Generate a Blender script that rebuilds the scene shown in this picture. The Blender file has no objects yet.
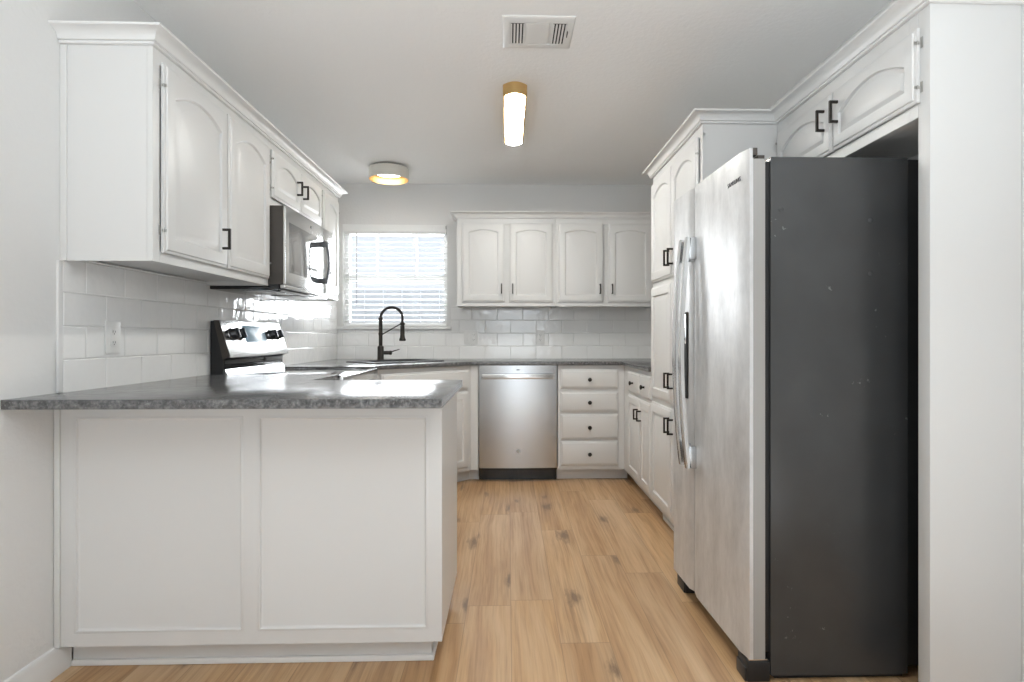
import bpy, bmesh, math, random
from mathutils import Vector, Matrix
PI = math.pi
random.seed(7)
S = bpy.context.scene
C = S.collection

# ------------------------------------------------------------------ camera, world, lights
CAM_H, YAW, FOC = 1.0947, 0.0280, 580.017
cd = bpy.data.cameras.new('camera'); cam = bpy.data.objects.new('camera', cd); C.objects.link(cam)
cam.location = (0, 0, CAM_H); cam.rotation_euler = (PI/2, 0, -YAW)
cd.sensor_width = 36; cd.lens = FOC*36/1024
cd.shift_x = -(524.368-512)/1024; cd.shift_y = (337.693-341)/1024
cd.clip_start = 0.02
S.camera = cam
S.view_settings.view_transform = 'Standard'; S.view_settings.look = 'None'
S.view_settings.gamma = 1; S.view_settings.use_curve_mapping = False
S.view_settings.exposure = 0.08
S.cycles.use_denoising = True
S.cycles.max_bounces = 10; S.cycles.diffuse_bounces = 6; S.cycles.glossy_bounces = 5
S.cycles.transparent_max_bounces = 12
S.cycles.sample_clamp_indirect = 6

WORLD = 0.95
w = bpy.data.worlds.new('sky'); S.world = w; w.use_nodes = True
wn = w.node_tree; bg = wn.nodes['Background']
tc = wn.nodes.new('ShaderNodeTexCoord'); sp = wn.nodes.new('ShaderNodeSeparateXYZ'); rp = wn.nodes.new('ShaderNodeValToRGB')
wn.links.new(tc.outputs['Generated'], sp.inputs[0]); wn.links.new(sp.outputs['Z'], rp.inputs[0]); wn.links.new(rp.outputs[0], bg.inputs[0])
rp.color_ramp.elements[0].position = 0.0; rp.color_ramp.elements[0].color = (.92, .95, 1, 1)
rp.color_ramp.elements[1].position = 0.5; rp.color_ramp.elements[1].color = (.55, .72, 1, 1)
bg.inputs['Strength'].default_value = WORLD

def lamp(name, kind, loc, rot, energy, color=(1, 1, 1), size=1, size_y=None, angle=None):
    l = bpy.data.lights.new(name, kind); o = bpy.data.objects.new(name, l); C.objects.link(o)
    o.location = loc; o.rotation_euler = rot; l.energy = energy; l.color = color
    if kind == 'AREA':
        l.shape = 'RECTANGLE' if size_y else 'SQUARE'; l.size = size
        if size_y: l.size_y = size_y
    if kind == 'SUN': l.angle = angle or .01
    return o
PWR = dict(sun=3.2, front=22, bounce=34, low=25, window=48, linear=80, drum=10)
lamp('sun', 'SUN', (3, -3, 8), (math.radians(-38), math.radians(12), 0), PWR['sun'], (1, .97, .92), angle=.02)
# added area lamp at the made-up glazed door behind the camera
lamp('rear_fill', 'AREA', (0.17, -3.95, 1.08), (PI/2, 0, 0), PWR['front'], (.87, .97, 1.04), 1.3, 1.95)
# added fill lamps aimed up behind the camera, standing in for bounced flash
lamp('bounce_fill', 'AREA', (0.0, -0.1, 1.75), (PI-.25, 0, 0), PWR['bounce'], (.87, .97, 1.04), 1.6, 1.2)
lamp('low_fill', 'AREA', (0.0, -0.2, .15), (PI, 0, 0), PWR['low'], (.87, .97, 1.04), 2.4, 2.2)
# daylight at the kitchen window
lamp('kitchen_window_daylight', 'AREA', (-.97, 5.35, 1.75), (-PI/2, 0, 0), PWR['window'], (.93, .97, 1), .95, .95)

# ------------------------------------------------------------------ materials
def mat(name, color=(.8, .8, .8), rough=.5, metal=0.0, coat=0.0, spec=None, emit=None, estr=1.0):
    m = bpy.data.materials.new(name); m.use_nodes = True
    b = m.node_tree.nodes['Principled BSDF']
    b.inputs['Base Color'].default_value = (*color, 1); b.inputs['Roughness'].default_value = rough
    b.inputs['Metallic'].default_value = metal; b.inputs['Coat Weight'].default_value = coat
    if spec is not None: b.inputs['Specular IOR Level'].default_value = spec
    if emit:
        b.inputs['Emission Color'].default_value = (*emit, 1); b.inputs['Emission Strength'].default_value = estr
    return m
class N:
    def __init__(s, m): s.t = m.node_tree; s.b = s.t.nodes['Principled BSDF']
    def new(s, k, **kw):
        n = s.t.nodes.new('ShaderNode'+k)
        for a, v in kw.items(): setattr(n, a, v)
        return n
    def link(s, a, b): s.t.links.new(a, b)
    def coord(s, scale=(1, 1, 1), kind='Object'):
        c = s.new('TexCoord'); mp = s.new('Mapping'); mp.inputs['Scale'].default_value = scale
        s.link(c.outputs[kind], mp.inputs[0]); return mp.outputs[0]
    def noise(s, vec, scale, detail=2, rough=.5):
        n = s.new('TexNoise'); n.inputs['Scale'].default_value = scale; n.inputs['Detail'].default_value = detail
        n.inputs['Roughness'].default_value = rough; s.link(vec, n.inputs['Vector']); return n.outputs['Fac']
    def ramp(s, fac, stops):
        r = s.new('ValToRGB'); e = r.color_ramp.elements
        while len(e) < len(stops): e.new(.5)
        for x, (p, c) in zip(e, stops): x.position = p; x.color = (*c, 1) if len(c) == 3 else c
        s.link(fac, r.inputs[0]); return r.outputs[0]
    def bump(s, h, strength, dist, into=None):
        b = s.new('Bump'); b.inputs['Strength'].default_value = strength; b.inputs['Distance'].default_value = dist
        s.link(h, b.inputs['Height']); s.link(b.outputs[0], s.b.inputs['Normal']); return b
    def math(s, op, a, b=None, c=None):
        n = s.new('Math', operation=op)
        for i, v in enumerate((a, b, c)):
            if v is None: continue
            if isinstance(v, (int, float)): n.inputs[i].default_value = v
            else: s.link(v, n.inputs[i])
        return n.outputs[0]
    def mix(s, fac, a, b, mode='MIX'):
        n = s.new('Mix', data_type='RGBA', blend_type=mode)
        for i, v in ((0, fac), (6, a), (7, b)):
            if isinstance(v, (int, float)): n.inputs[i].default_value = v
            elif isinstance(v, tuple): n.inputs[i].default_value = (*v, 1)
            else: s.link(v, n.inputs[i])
        return n.outputs[2]

M = {}
M['cab'] = mat('white_cabinet_paint', (.69, .685, .675), .38)
n = N(M['cab']); n.bump(n.noise(n.coord(), 60, 2), .04, .002)
M['trimw'] = mat('white_trim_paint', (.76, .755, .745), .32)
n = N(M['trimw']); n.bump(n.noise(n.coord(), 50, 2), .03, .002)
M['wall'] = mat('wall_paint', (.745, .74, .73), .75)
n = N(M['wall']); n.bump(n.noise(n.coord(kind='Object'), 55, 3, .55), .35, .004)
M['ceil'] = mat('ceiling_paint', (.945, .945, .94), .85)
n = N(M['ceil']); n.bump(n.noise(n.coord(), 45, 3, .6), .45, .004)
M['tile'] = mat('glazed_white_tile', (.89, .885, .875), .05, spec=.7)
n = N(M['tile']); v = n.coord()
h = n.math('ADD', n.math('MULTIPLY', n.noise(v, 9, 1, .4), 1.0), n.math('MULTIPLY', n.noise(v, 32, 1, .4), .35))
n.bump(h, .55, .006)
M['grout'] = mat('grout', (.66, .655, .64), .9)
n = N(M['grout']); n.bump(n.noise(n.coord(), 200, 2), .2, .002)
M['counter'] = mat('dark_stone', (.1, .1, .1), .17, spec=.55)
n = N(M['counter']); v = n.coord()
f1 = n.noise(v, 70, 6, .7); f2 = n.noise(v, 16, 4, .6); f3 = n.noise(v, 190, 3, .7)
col = n.ramp(f1, [(.32, (.036, .036, .037)), (.48, (.108, .108, .11)), (.61, (.21, .21, .21)), (.76, (.38, .38, .375))])
col = n.mix(n.math('MULTIPLY', f2, .45), col, (.07, .066, .066))
col = n.mix(n.math('GREATER_THAN', f3, .66), col, (.30, .30, .30))
n.link(col, n.b.inputs['Base Color'])
n.link(n.ramp(f2, [(.3, (.13, .13, .13)), (.7, (.24, .24, .24))]), n.b.inputs['Roughness'])
n.bump(f1, .10, .0015)
M['steel'] = mat('brushed_stainless', (.55, .56, .57), .25, 1.0)
n = N(M['steel']); v = n.coord((300, 300, 2.0))
n.bump(n.noise(v, 1, 2), .03, .001)
M['steel_b'] = mat('bright_stainless', (.74, .74, .735), .18, 1.0)
n = N(M['steel_b']); n.bump(n.noise(n.coord((2, 300, 300)), 1, 2), .03, .001)
M['fridge'] = mat('worn_stainless', (.70, .70, .70), .44, .45)
n = N(M['fridge']); v = n.coord((1, 1, .35)); f1 = n.noise(v, 11, 6, .7); f2 = n.noise(n.coord(), 45, 5, .7)
n.link(n.ramp(f1, [(.3, (.50, .50, .50)), (.5, (.62, .62, .62)), (.72, (.74, .74, .74))]), n.b.inputs['Base Color'])
n.link(n.ramp(f2, [(.3, (.34, .34, .34)), (.7, (.50, .50, .50))]), n.b.inputs['Roughness'])
M['fridge_side'] = mat('charcoal_enamel', (.045, .046, .047), .26)
n = N(M['fridge_side']); v = n.coord(); f1 = n.noise(v, 4, 3, .5)
sc = n.math('MULTIPLY', n.math('GREATER_THAN', n.noise(n.coord((1, 1, 1.6)), 6, 2, .5), .66), n.math('GREATER_THAN', n.noise(v, 55, 4, .7), .63))
col = n.mix(n.math('MULTIPLY', sc, .6), n.ramp(f1, [(.3, (.040, .041, .042)), (.7, (.052, .053, .054))]), (.17, .17, .17))
n.link(col, n.b.inputs['Base Color'])
n.bump(n.noise(v, 260, 2), .03, .001)
M['door_edge'] = mat('grey_door_edge', (.36, .35, .335), .45, .2)
n = N(M['door_edge']); n.bump(n.noise(n.coord(), 90, 3), .05, .001)
M['mirror_glass'] = mat('mirrored_glass', (.42, .42, .42), .07, .9)
n = N(M['mirror_glass']); n.bump(n.noise(n.coord(), 4, 1), .01, .001)
M['black'] = mat('black_plastic', (.012, .012, .013), .4)
n = N(M['black']); n.bump(n.noise(n.coord(), 200, 2), .05, .001)
M['gloss_black'] = mat('black_glass', (.012, .012, .013), .05, spec=.6)
n = N(M['gloss_black']); n.bump(n.noise(n.coord(), 3, 1), .01, .001)
M['bronze'] = mat('dark_bronze', (.035, .030, .026), .42, .6)
n = N(M['bronze']); n.bump(n.noise(n.coord(), 300, 2), .06, .001)
M['brown'] = mat('brown_plastic', (.06, .05, .042), .5)
n = N(M['brown']); n.bump(n.noise(n.coord(), 150, 2), .05, .001)
M['gun'] = mat('dark_grey_metal', (.10, .10, .105), .33, .8)
n = N(M['gun']); n.bump(n.noise(n.coord(), 220, 2), .04, .001)
M['chrome'] = mat('chrome', (.75, .75, .75), .1, 1.0)
n = N(M['chrome']); n.bump(n.noise(n.coord(), 20, 1), .01, .001)
M['hinge'] = mat('satin_nickel', (.45, .44, .42), .3, 1.0)
n = N(M['hinge']); n.bump(n.noise(n.coord(), 120, 1), .03, .001)
M['brass'] = mat('satin_brass', (.66, .44, .19), .36, .85)
n = N(M['brass']); n.bump(n.noise(n.coord(), 200, 2), .03, .001)
M['drum_shade'] = mat('cream_enamel', (.70, .68, .62), .5)
n = N(M['drum_shade']); n.bump(n.noise(n.coord(), 90, 2), .03, .001)
for key in ('linear', 'drum'):
  M[key] = mat('lit_opal_'+key, (.9, .88, .84), .5, emit=(1, .93, .80), estr=PWR[key])
  n = N(M[key]); n.link(n.ramp(n.noise(n.coord(), 3, 1), [(.2, (.98, .97, .915)), (.8, (.98, .975, .925))]), n.b.inputs['Emission Color'])
M['plate'] = mat('white_plastic', (.80, .795, .78), .3)
n = N(M['plate']); n.bump(n.noise(n.coord(), 80, 1), .02, .001)
M['dark'] = mat('slot_black', (.02, .02, .02), .7)
n = N(M['dark']); n.bump(n.noise(n.coord(), 80, 1), .02, .001)
M['blind'] = mat('white_faux_wood', (.86, .86, .85), .4)
n = N(M['blind']); n.bump(n.noise(n.coord((2, 60, 60)), 1, 2), .03, .001)
M['vinyl'] = mat('white_vinyl', (.84, .84, .83), .35)
n = N(M['vinyl']); n.bump(n.noise(n.coord(), 60, 1), .02, .001)
M['screen'] = mat('display_glass', (.20, .27, .32), .22, spec=.15, emit=(.35, .5, .6), estr=.25)
n = N(M['screen']); n.bump(n.noise(n.coord(), 5, 1), .01, .001)
M['ext'] = mat('white_siding', (.80, .79, .76), .8)
n = N(M['ext']); n.bump(n.math('FRACT', n.math('MULTIPLY', n.new('TexCoord').outputs['Object'], 1)), .0, .01)
M['lawn'] = mat('pale_gravel', (.45, .43, .38), .9)
n = N(M['lawn']); n.link(n.ramp(n.noise(n.coord(), 30, 4), [(.3, (.35, .33, .28)), (.7, (.55, .52, .47))]), n.b.inputs['Base Color'])
# glass: thin clear pane
g = bpy.data.materials.new('window_glass'); g.use_nodes = True; t = g.node_tree; t.nodes.remove(t.nodes['Principled BSDF'])
tr = t.nodes.new('ShaderNodeBsdfTransparent'); gl = t.nodes.new('ShaderNodeBsdfGlossy'); gl.inputs['Roughness'].default_value = .02
fr = t.nodes.new('ShaderNodeFresnel'); mx = t.nodes.new('ShaderNodeMixShader')
t.links.new(fr.outputs[0], mx.inputs[0]); t.links.new(tr.outputs[0], mx.inputs[1]); t.links.new(gl.outputs[0], mx.inputs[2])
t.links.new(mx.outputs[0], t.nodes['Material Output'].inputs[0]); M['glass'] = g
# plank floor
M['floor'] = mat('oak_plank', (.5, .3, .15), .33)
n = N(M['floor'])
PW, PL = .1775, 1.22
c = n.new('TexCoord'); s3 = n.new('SeparateXYZ'); n.link(c.outputs['Object'], s3.inputs[0])
xr = n.math('DIVIDE', n.math('SUBTRACT', s3.outputs['X'], .011-20*PW), PW)
row = n.math('FLOOR', xr); fx = n.math('FRACT', xr)
wn1 = n.new('TexWhiteNoise', noise_dimensions='1D'); n.link(row, wn1.inputs['W'])
yr = n.math('ADD', n.math('DIVIDE', s3.outputs['Y'], PL), n.math('MULTIPLY', wn1.outputs['Value'], 7.3))
pid = n.math('FLOOR', yr); fy = n.math('FRACT', yr)
cmb = n.new('CombineXYZ'); n.link(row, cmb.inputs[0]); n.link(pid, cmb.inputs[1])
wn2 = n.new('TexWhiteNoise', noise_dimensions='2D'); n.link(cmb.outputs[0], wn2.inputs['Vector'])
rv = wn2.outputs['Value']; rc = wn2.outputs['Color']
tone = n.ramp(rv, [(0, (.40, .225, .10)), (.25, (.52, .315, .148)), (.5, (.42, .255, .133)), (.75, (.58, .37, .19)), (1, (.47, .29, .15))])
off = n.new('VectorMath', operation='SCALE'); n.link(rc, off.inputs[0]); off.inputs['Scale'].default_value = 37
def pv(scale):
    mp = n.new('Mapping'); mp.inputs['Scale'].default_value = scale; n.link(c.outputs['Object'], mp.inputs[0])
    a = n.new('VectorMath', operation='ADD'); n.link(mp.outputs[0], a.inputs[0]); n.link(off.outputs[0], a.inputs[1]); return a.outputs[0]
wp = n.noise(pv((3.5, .8, 1)), 1, 2, .5)
def warp(scale, amt):
    a = n.new('VectorMath', operation='MULTIPLY_ADD'); a.inputs[1].default_value = (amt, 0, 0)
    cw = n.new('CombineXYZ'); n.link(wp, cw.inputs[0]); n.link(cw.outputs[0], a.inputs[0]); n.link(pv(scale), a.inputs[2]); return a.outputs[0]
grain = n.noise(warp((85, 2.2, 1), 6), 1, 4, .6)
fine = n.noise(warp((260, 7, 1), 10), 1, 2, .6)
cath = n.noise(warp((13, .8, 1), 3), 1, 3, .55)
gcol = n.ramp(grain, [(.28, (.66, .58, .52)), (.48, (.95, .93, .91)), (.75, (1.12, 1.11, 1.09))])
col = n.mix(1.0, tone, gcol, 'MULTIPLY')
col = n.mix(1.0, col, n.ramp(fine, [(.3, (.90, .88, .86)), (.6, (1.02, 1.02, 1.02))]), 'MULTIPLY')
col = n.mix(n.ramp(cath, [(.42, (0, 0, 0)), (.72, (.6, .6, .6))]), col, (.66, .47, .29))
col = n.mix(n.ramp(cath, [(.27, (.75, .75, .75)), (.45, (0, 0, 0))]), col, (.36, .215, .115))
# knots: sparse cells, each with a dark heart and smoky streaks along the plank
vo = n.new('TexVoronoi', voronoi_dimensions='2D'); vo.inputs['Scale'].default_value = 1
n.link(warp((4.6, 1.7, 1), .35), vo.inputs['Vector'])
sc_ = n.new('SeparateColor'); n.link(vo.outputs['Color'], sc_.inputs[0])
have = n.math('GREATER_THAN', sc_.outputs[0], .5)
sz = n.math('ADD', .06, n.math('MULTIPLY', sc_.outputs[1], .16))
dn = n.math('ADD', n.math('DIVIDE', vo.outputs['Distance'], sz), n.math('MULTIPLY', n.math('SUBTRACT', n.noise(pv((38, 9, 1)), 1, 4, .65), .5), 2.6))
kn = n.math('MULTIPLY', n.ramp(dn, [(.15, (1, 1, 1)), (1.0, (0, 0, 0))]), have)
halo = n.math('MULTIPLY', n.ramp(n.math('DIVIDE', vo.outputs['Distance'], n.math('MULTIPLY', sz, 3.4)), [(.1, (1, 1, 1)), (1.0, (0, 0, 0))]), n.math('MULTIPLY', have, n.ramp(grain, [(.3, (1, 1, 1)), (.6, (.1, .1, .1))])))
col = n.mix(n.math('MULTIPLY', halo, .6), col, (.25, .155, .09))
col = n.mix(n.math('MULTIPLY', kn, .82), col, (.15, .088, .05))
ex = n.math('MINIMUM', fx, n.math('SUBTRACT', 1.0, fx)); ey = n.math('MINIMUM', fy, n.math('SUBTRACT', 1.0, fy))
seam = n.math('MAXIMUM', n.math('LESS_THAN', ex, .008), n.math('LESS_THAN', ey, .0016))
col = n.mix(n.math('MULTIPLY', seam, .45), col, (.16, .095, .05))
n.link(col, n.b.inputs['Base Color'])
n.link(n.ramp(grain, [(.3, (.42, .42, .42)), (.7, (.30, .30, .30))]), n.b.inputs['Roughness'])
n.bump(n.math('SUBTRACT', n.math('MULTIPLY', grain, .3), seam), .12, .0015)

# ------------------------------------------------------------------ mesh helpers
class B:
    def __init__(s): s.bm = bmesh.new()
    def box(s, x0, x1, y0, y1, z0, z1, bev=0, mtx=None, seg=2):
        r = bmesh.ops.create_cube(s.bm, size=1); vs = r['verts']
        for v in vs:
            v.co = Vector(((x0+x1)/2+v.co.x*(x1-x0), (y0+y1)/2+v.co.y*(y1-y0), (z0+z1)/2+v.co.z*(z1-z0)))
        if mtx:
            for v in vs: v.co = mtx @ v.co
        if bev:
            es = list({e for v in vs for e in v.link_edges})
            bmesh.ops.bevel(s.bm, geom=es, offset=bev, segments=seg, affect='EDGES', profile=.6)
        return s
    def prism(s, pts, a, b, axis='z', mtx=None):
        def P(p, q):
            return {'z': (p[0], p[1], q), 'y': (p[0], q, p[1]), 'x': (q, p[0], p[1])}[axis]
        A = [s.bm.verts.new(P(p, a)) for p in pts]; D = [s.bm.verts.new(P(p, b)) for p in pts]
        k = len(pts); fs = [s.bm.faces.new(A), s.bm.faces.new(D[::-1])]
        for i in range(k): fs.append(s.bm.faces.new((A[i], D[i], D[(i+1) % k], A[(i+1) % k])))
        if mtx:
            for v in A+D: v.co = mtx @ v.co
        bmesh.ops.recalc_face_normals(s.bm, faces=fs)
        return s
    def loops(s, L, cap0=True, cap1=True, closed=True):
        R = [[s.bm.verts.new(p) for p in l] for l in L]; fs = []
        k = len(R[0])
        for a, b in zip(R, R[1:]):
            for i in range(k if closed else k-1):
                j = (i+1) % k
                try: fs.append(s.bm.faces.new((a[i], a[j], b[j], b[i])))
                except ValueError: pass
        if cap0: fs.append(s.bm.faces.new(R[0][::-1]))
        if cap1: fs.append(s.bm.faces.new(R[-1]))
        bmesh.ops.recalc_face_normals(s.bm, faces=fs)
        return s
    def lathe(s, prof, org=(0, 0, 0), axis=(0, 0, 1), seg=24, cap0=True, cap1=True):
        q = Vector((0, 0, 1)).rotation_difference(Vector(axis)).to_matrix(); o = Vector(org)
        L = [[o+q @ Vector((r*math.cos(2*PI*i/seg), r*math.sin(2*PI*i/seg), z)) for i in range(seg)] for r, z in prof]
        return s.loops(L, cap0, cap1)
    def tube(s, pts, r, seg=12, sq=False):
        pts = [Vector(p) for p in pts]; L = []; k = len(pts)
        rr = r if isinstance(r, (list, tuple)) else [r]*k
        up = None
        for i, p in enumerate(pts):
            t = (pts[min(i+1, k-1)]-pts[max(i-1, 0)]).normalized()
            if up is None:
                up = t.orthogonal().normalized()
            up = (up-t*up.dot(t)).normalized(); sd = t.cross(up)
            L.append([p+(up*math.cos(2*PI*j/seg)+sd*math.sin(2*PI*j/seg))*rr[i] for j in range(seg)])
        return s.loops(L)
    def build(s, name, m, parent=None, smooth=True, angle=35, mtx=None):
        me = bpy.data.meshes.new(name)
        if mtx: bmesh.ops.transform(s.bm, matrix=mtx, verts=s.bm.verts)
        s.bm.to_mesh(me); s.bm.free(); me.materials.append(m)
        if smooth:
            me.shade_smooth(); me.set_sharp_from_angle(angle=math.radians(angle))
        o = bpy.data.objects.new(name, me); C.objects.link(o)
        if parent: o.parent = parent
        return o
def tag(o, label, cat, group=None):
    o['label'] = label; o['category'] = cat
    if group: o['group'] = group
    return o
def thing(name, loc, rot, label, cat, group=None):
    o = bpy.data.objects.new(name, None); C.objects.link(o); o.empty_display_size = .05
    o.location = loc; o.rotation_euler = (0, 0, rot)
    return tag(o, label, cat, group)
def struct(o): o['kind'] = 'structure'; return o
RX, RL, RB = PI/2, -PI/2, 0.0          # cabinets facing +X, -X, -Y

# ------------------------------------------------------------------ dimensions
XL, XR, YB, YF, ZC = -1.4725, 1.508, 5.018, -4.0, 2.42
FX = XL+.2976                            # face of the left wall cabinets
ZU0, ZU1 = 1.349, 2.075
WX0, WX1, WZ0, WZ1 = -1.418, -.527, 1.192, 2.03   # kitchen window opening
CT, CB = .914, .885                      # counter top / underside

# ------------------------------------------------------------------ room
struct(B().box(XL-.1, XR+.1, YF-.1, YB+.15, -.06, 0).build('floor', M['floor']))
struct(B().box(XL-.1, XR+.1, YF-.1, YB+.15, ZC, ZC+.1).build('ceiling', M['ceil']))
struct(B().box(XL-.1, XL, YF-.1, YB+.15, 0, ZC).build('wall_left', M['wall']))
struct(B().box(XR, XR+.1, YF-.1, YB+.15, 0, ZC).build('wall_right', M['wall']))
b = B()
b.box(XL, WX0, YB, YB+.15, 0, ZC); b.box(WX1, XR, YB, YB+.15, 0, ZC)
b.box(WX0, WX1, YB, YB+.15, 0, WZ0); b.box(WX0, WX1, YB, YB+.15, WZ1, ZC)
struct(b.build('wall_back', M['wall']))
b = B()
b.box(XL, -.53, YF-.1, YF, 0, ZC); b.box(.87, XR, YF-.1, YF, 0, ZC)
b.box(-.53, .87, YF-.1, YF, 0, .06); b.box(-.53, .87, YF-.1, YF, 2.09, ZC)
struct(b.build('wall_front', M['wall']))
# unseen glazed door, added behind the camera to shape the rear fill light
r2 = B()
for x in (-.53, .14, .81): r2.box(x, x+.06, YF-.08, YF-.03, .06, 2.09)
for z in (.06, 2.03):
    r2.box(-.47, .14, YF-.08, YF-.03, z, z+.06); r2.box(.20, .81, YF-.08, YF-.03, z, z+.06)
w2 = struct(r2.build('added_door_1', M['vinyl']))
B().box(-.48, .82, YF-.058, YF-.054, .11, 2.04).build('pane', M['glass'], w2)
# kitchen window
b = B(); fw = .035
b.box(WX0, WX0+fw, YB+.07, YB+.13, WZ0, WZ1); b.box(WX1-fw, WX1, YB+.07, YB+.13, WZ0, WZ1)
b.box(WX0+fw, WX1-fw, YB+.07, YB+.13, WZ0, WZ0+fw); b.box(WX0+fw, WX1-fw, YB+.07, YB+.13, WZ1-fw, WZ1)
b.box(WX0+fw, WX1-fw, YB+.08, YB+.12, 1.59, 1.64)
for x in (-1.155, -.81): b.box(x, x+.014, YB+.09, YB+.105, 1.64, WZ1-fw)
w1 = struct(b.build('window_1', M['vinyl']))
B().box(WX0+.02, WX1-.02, YB+.098, YB+.102, WZ0+.02, WZ1-.02).build('pane', M['glass'], w1)
B().box(XL+.002, -.488, YB-.032, YB-.001, 1.165, 1.188, .004).box(WX0+.001, WX1-.001, YB-.03, YB+.07, 1.166, 1.1905).build('sill', M['trimw'], w1)
# outside
struct(B().box(-9, 8, YB+.2, 16, -.12, -.06).build('ground', M['lawn']))
fz = thing('garden_fence', (-1, 9.4, -.06), 0, 'white board fence seen outside through the kitchen blinds', 'fence')
b = B()
for i in range(46): b.box(-7+i*.3, -7+i*.3+.285, -.012, .012, .03, 1.92, .003)
b.build('boards', M['ext'], fz)
B().box(-7, 6.8, .012, .05, .4, .49).box(-7, 6.8, .012, .05, 1.5, 1.59).build('rail', M['ext'], fz)

# baseboards
def baseboard(name, x0, y0, y1, sgn):
    pr = [(0, 0), (.016, 0), (.016, .06), (.011, .072), (.011, .080), (.006, .09), (0, .092)]
    pts = [(x0+sgn*a, z) for a, z in pr]
    return struct(B().prism(pts, y0, y1, 'y').build(name, M['trimw']))
baseboard('baseboard_left', XL, YF, 1.978, 1)
baseboard('baseboard_right', XR, YF, 1.655, -1)

# ------------------------------------------------------------------ backsplash tiles
def tiles(name, spans, z0, pitch_z, pw, offs, place, label, skip=None):
    """place(u,z,d): point on the wall, d out of it; spans = [(u0,u1,ztop)]"""
    bt = B(); rnd = random.Random(3)
    root = thing(name, (0, 0, 0), 0, label, 'backsplash')
    g_ = B()
    for (u0, u1, zt) in spans:
        P = [place(u0, z0, 0.0005), place(u1, z0, .0005), place(u1, zt, .0005), place(u0, zt, .0005)]
        Q = [place(u0, z0, .0062), place(u1, z0, .0062), place(u1, zt, .0062), place(u0, zt, .0062)]
        g_.loops([P, Q])
        k = 0; z = z0
        while z < zt-.004:
            za = z+.0012; zb = min(z+pitch_z-.0012, zt)
            s0 = offs[k % 2]
            i = math.floor((u0-s0)/pw)
            while s0+i*pw < u1:
                a = max(s0+i*pw+.0012, u0); d = min(s0+(i+1)*pw-.0012, u1); i += 1
                if d-a < .004: continue
                if skip and skip(a, d, za, zb): continue
                tx, tz = rnd.uniform(-.0035, .0035), rnd.uniform(-.005, .005)
                um, zm = (a+d)/2, (za+zb)/2
                e = .0028
                def out(u, zz, dd): return place(u, zz, dd+(u-um)*tx+(zz-zm)*tz)
                L = [[place(a, za, .004), place(d, za, .004), place(d, zb, .004), place(a, zb, .004)],
                     [out(a, za, .0065), out(d, za, .0065), out(d, zb, .0065), out(a, zb, .0065)],
                     [out(a+e, za+e, .0085), out(d-e, za+e, .0085), out(d-e, zb-e, .0085), out(a+e, zb-e, .0085)]]
                bt.loops(L, cap0=False)
            z += pitch_z; k += 1
    g_.build('grout', M['grout'], root, smooth=False)
    bt.build('tile_field', M['tile'], root, smooth=False)
    return root
tl = tiles('tile_backsplash', [(1.949, YB-.001, 1.366)], CT-.004, .112, .204, (2.156, 2.054),
           lambda u, z, d: Vector((XL+d, u, z)), 'glossy white tile backsplash behind the stainless range')
B().box(XL+.0005, XL+.0095, 1.930, 1.9485, CT+.001, 1.347, .002).build('edge_trim', M['trimw'], tl)
tiles('tile_backsplash', [(XL+.0095, -.4945, 1.163), (-.4945, XR-.001, 1.366)], CT-.004, .112, .2215, (.02, .128),
      lambda u, z, d: Vector((u, YB-d, z)), 'white subway tile backsplash under the cabinets on the window wall')

# ------------------------------------------------------------------ cabinet parts
def door_mesh(w, h, t=.019, frame=.055, arch=0.0, nseg=14, foot=None, k=1.0):
    foot = foot or frame
    def rect(i, y, split=True):
        x0, x1, z0, z1 = i, w-i, i, h-i
        pts = [(x0, z0), (x1, z0), (x1, z1 if not split else z1)]
        pts += [(x1+(x0-x1)*k/nseg, z1) for k in range(1, nseg)]
        pts += [(x0, z1)]
        return [Vector((a, y, c_)) for a, c_ in pts]
    def opening(i, y):
        f = frame+i; x0, x1, z0, z1 = f, w-f, foot+i, h-frame-i
        def top(x):
            u = (x-(x0+x1)/2)/((x1-x0)/2)
            return z1-arch*(u*u)*(1.0 if arch else 0)
        pts = [(x0, z0), (x1, z0), (x1, top(x1))]
        pts += [(x1+(x0-x1)*k/nseg, top(x1+(x0-x1)*k/nseg)) for k in range(1, nseg)]
        pts += [(x0, top(x0))]
        return [Vector((a, y, c_)) for a, c_ in pts]
    L = [rect(0.001, -.0005), rect(0, -.003), rect(0, -t+.009), rect(.004, -t+.0065), rect(.009, -t+.005), rect(.0115, -t+.001), rect(.014, -t),
         opening(0, -t), opening(.003*k, -t+.003), opening(.006*k, -t+.0085), opening(.012*k, -t+.0085), opening(.034*k, -t+.0015), opening(.036*k, -t+.001)]
    return B().loops(L)
def slab_mesh(w, h, t=.019):
    def rect(i, y): return [Vector(p) for p in ((i, y, i), (w-i, y, i), (w-i, y, h-i), (i, y, h-i))]
    return B().loops([rect(.001, -.0005), rect(0, -.003), rect(0, -t+.010), rect(.004, -t+.007), rect(.010, -t+.006), rect(.0125, -t+.001), rect(.015, -t)])
def T(x, z): return Matrix.Translation((x, 0, z))
def pull(parent, x, z0, z1, t=.019, s=.0095, out=.032):
    b_ = B(); b_.box(x-s/2, x+s/2, -t-out, -t-out+s, z0, z1, .0012, seg=1)
    b_.box(x-s/2, x+s/2, -t-out+s*.9, -t+.0003, z0, z0+s, .0008, seg=1); b_.box(x-s/2, x+s/2, -t-out+s*.9, -t+.0003, z1-s, z1, .0008, seg=1)
    return b_.build('pull', M['bronze'], parent)
def knob(parent, x, z, t=.019):
    return B().lathe([(.008, 0), (.007, .003), (.0055, .010), (.008, .016), (.0145, .019), (.0155, .023), (.0145, .027), (.009, .0295), (.003, .030)], (x, -t+.0005, z), (0, -1, 0), 20).build('knob', M['bronze'], parent)
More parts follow.
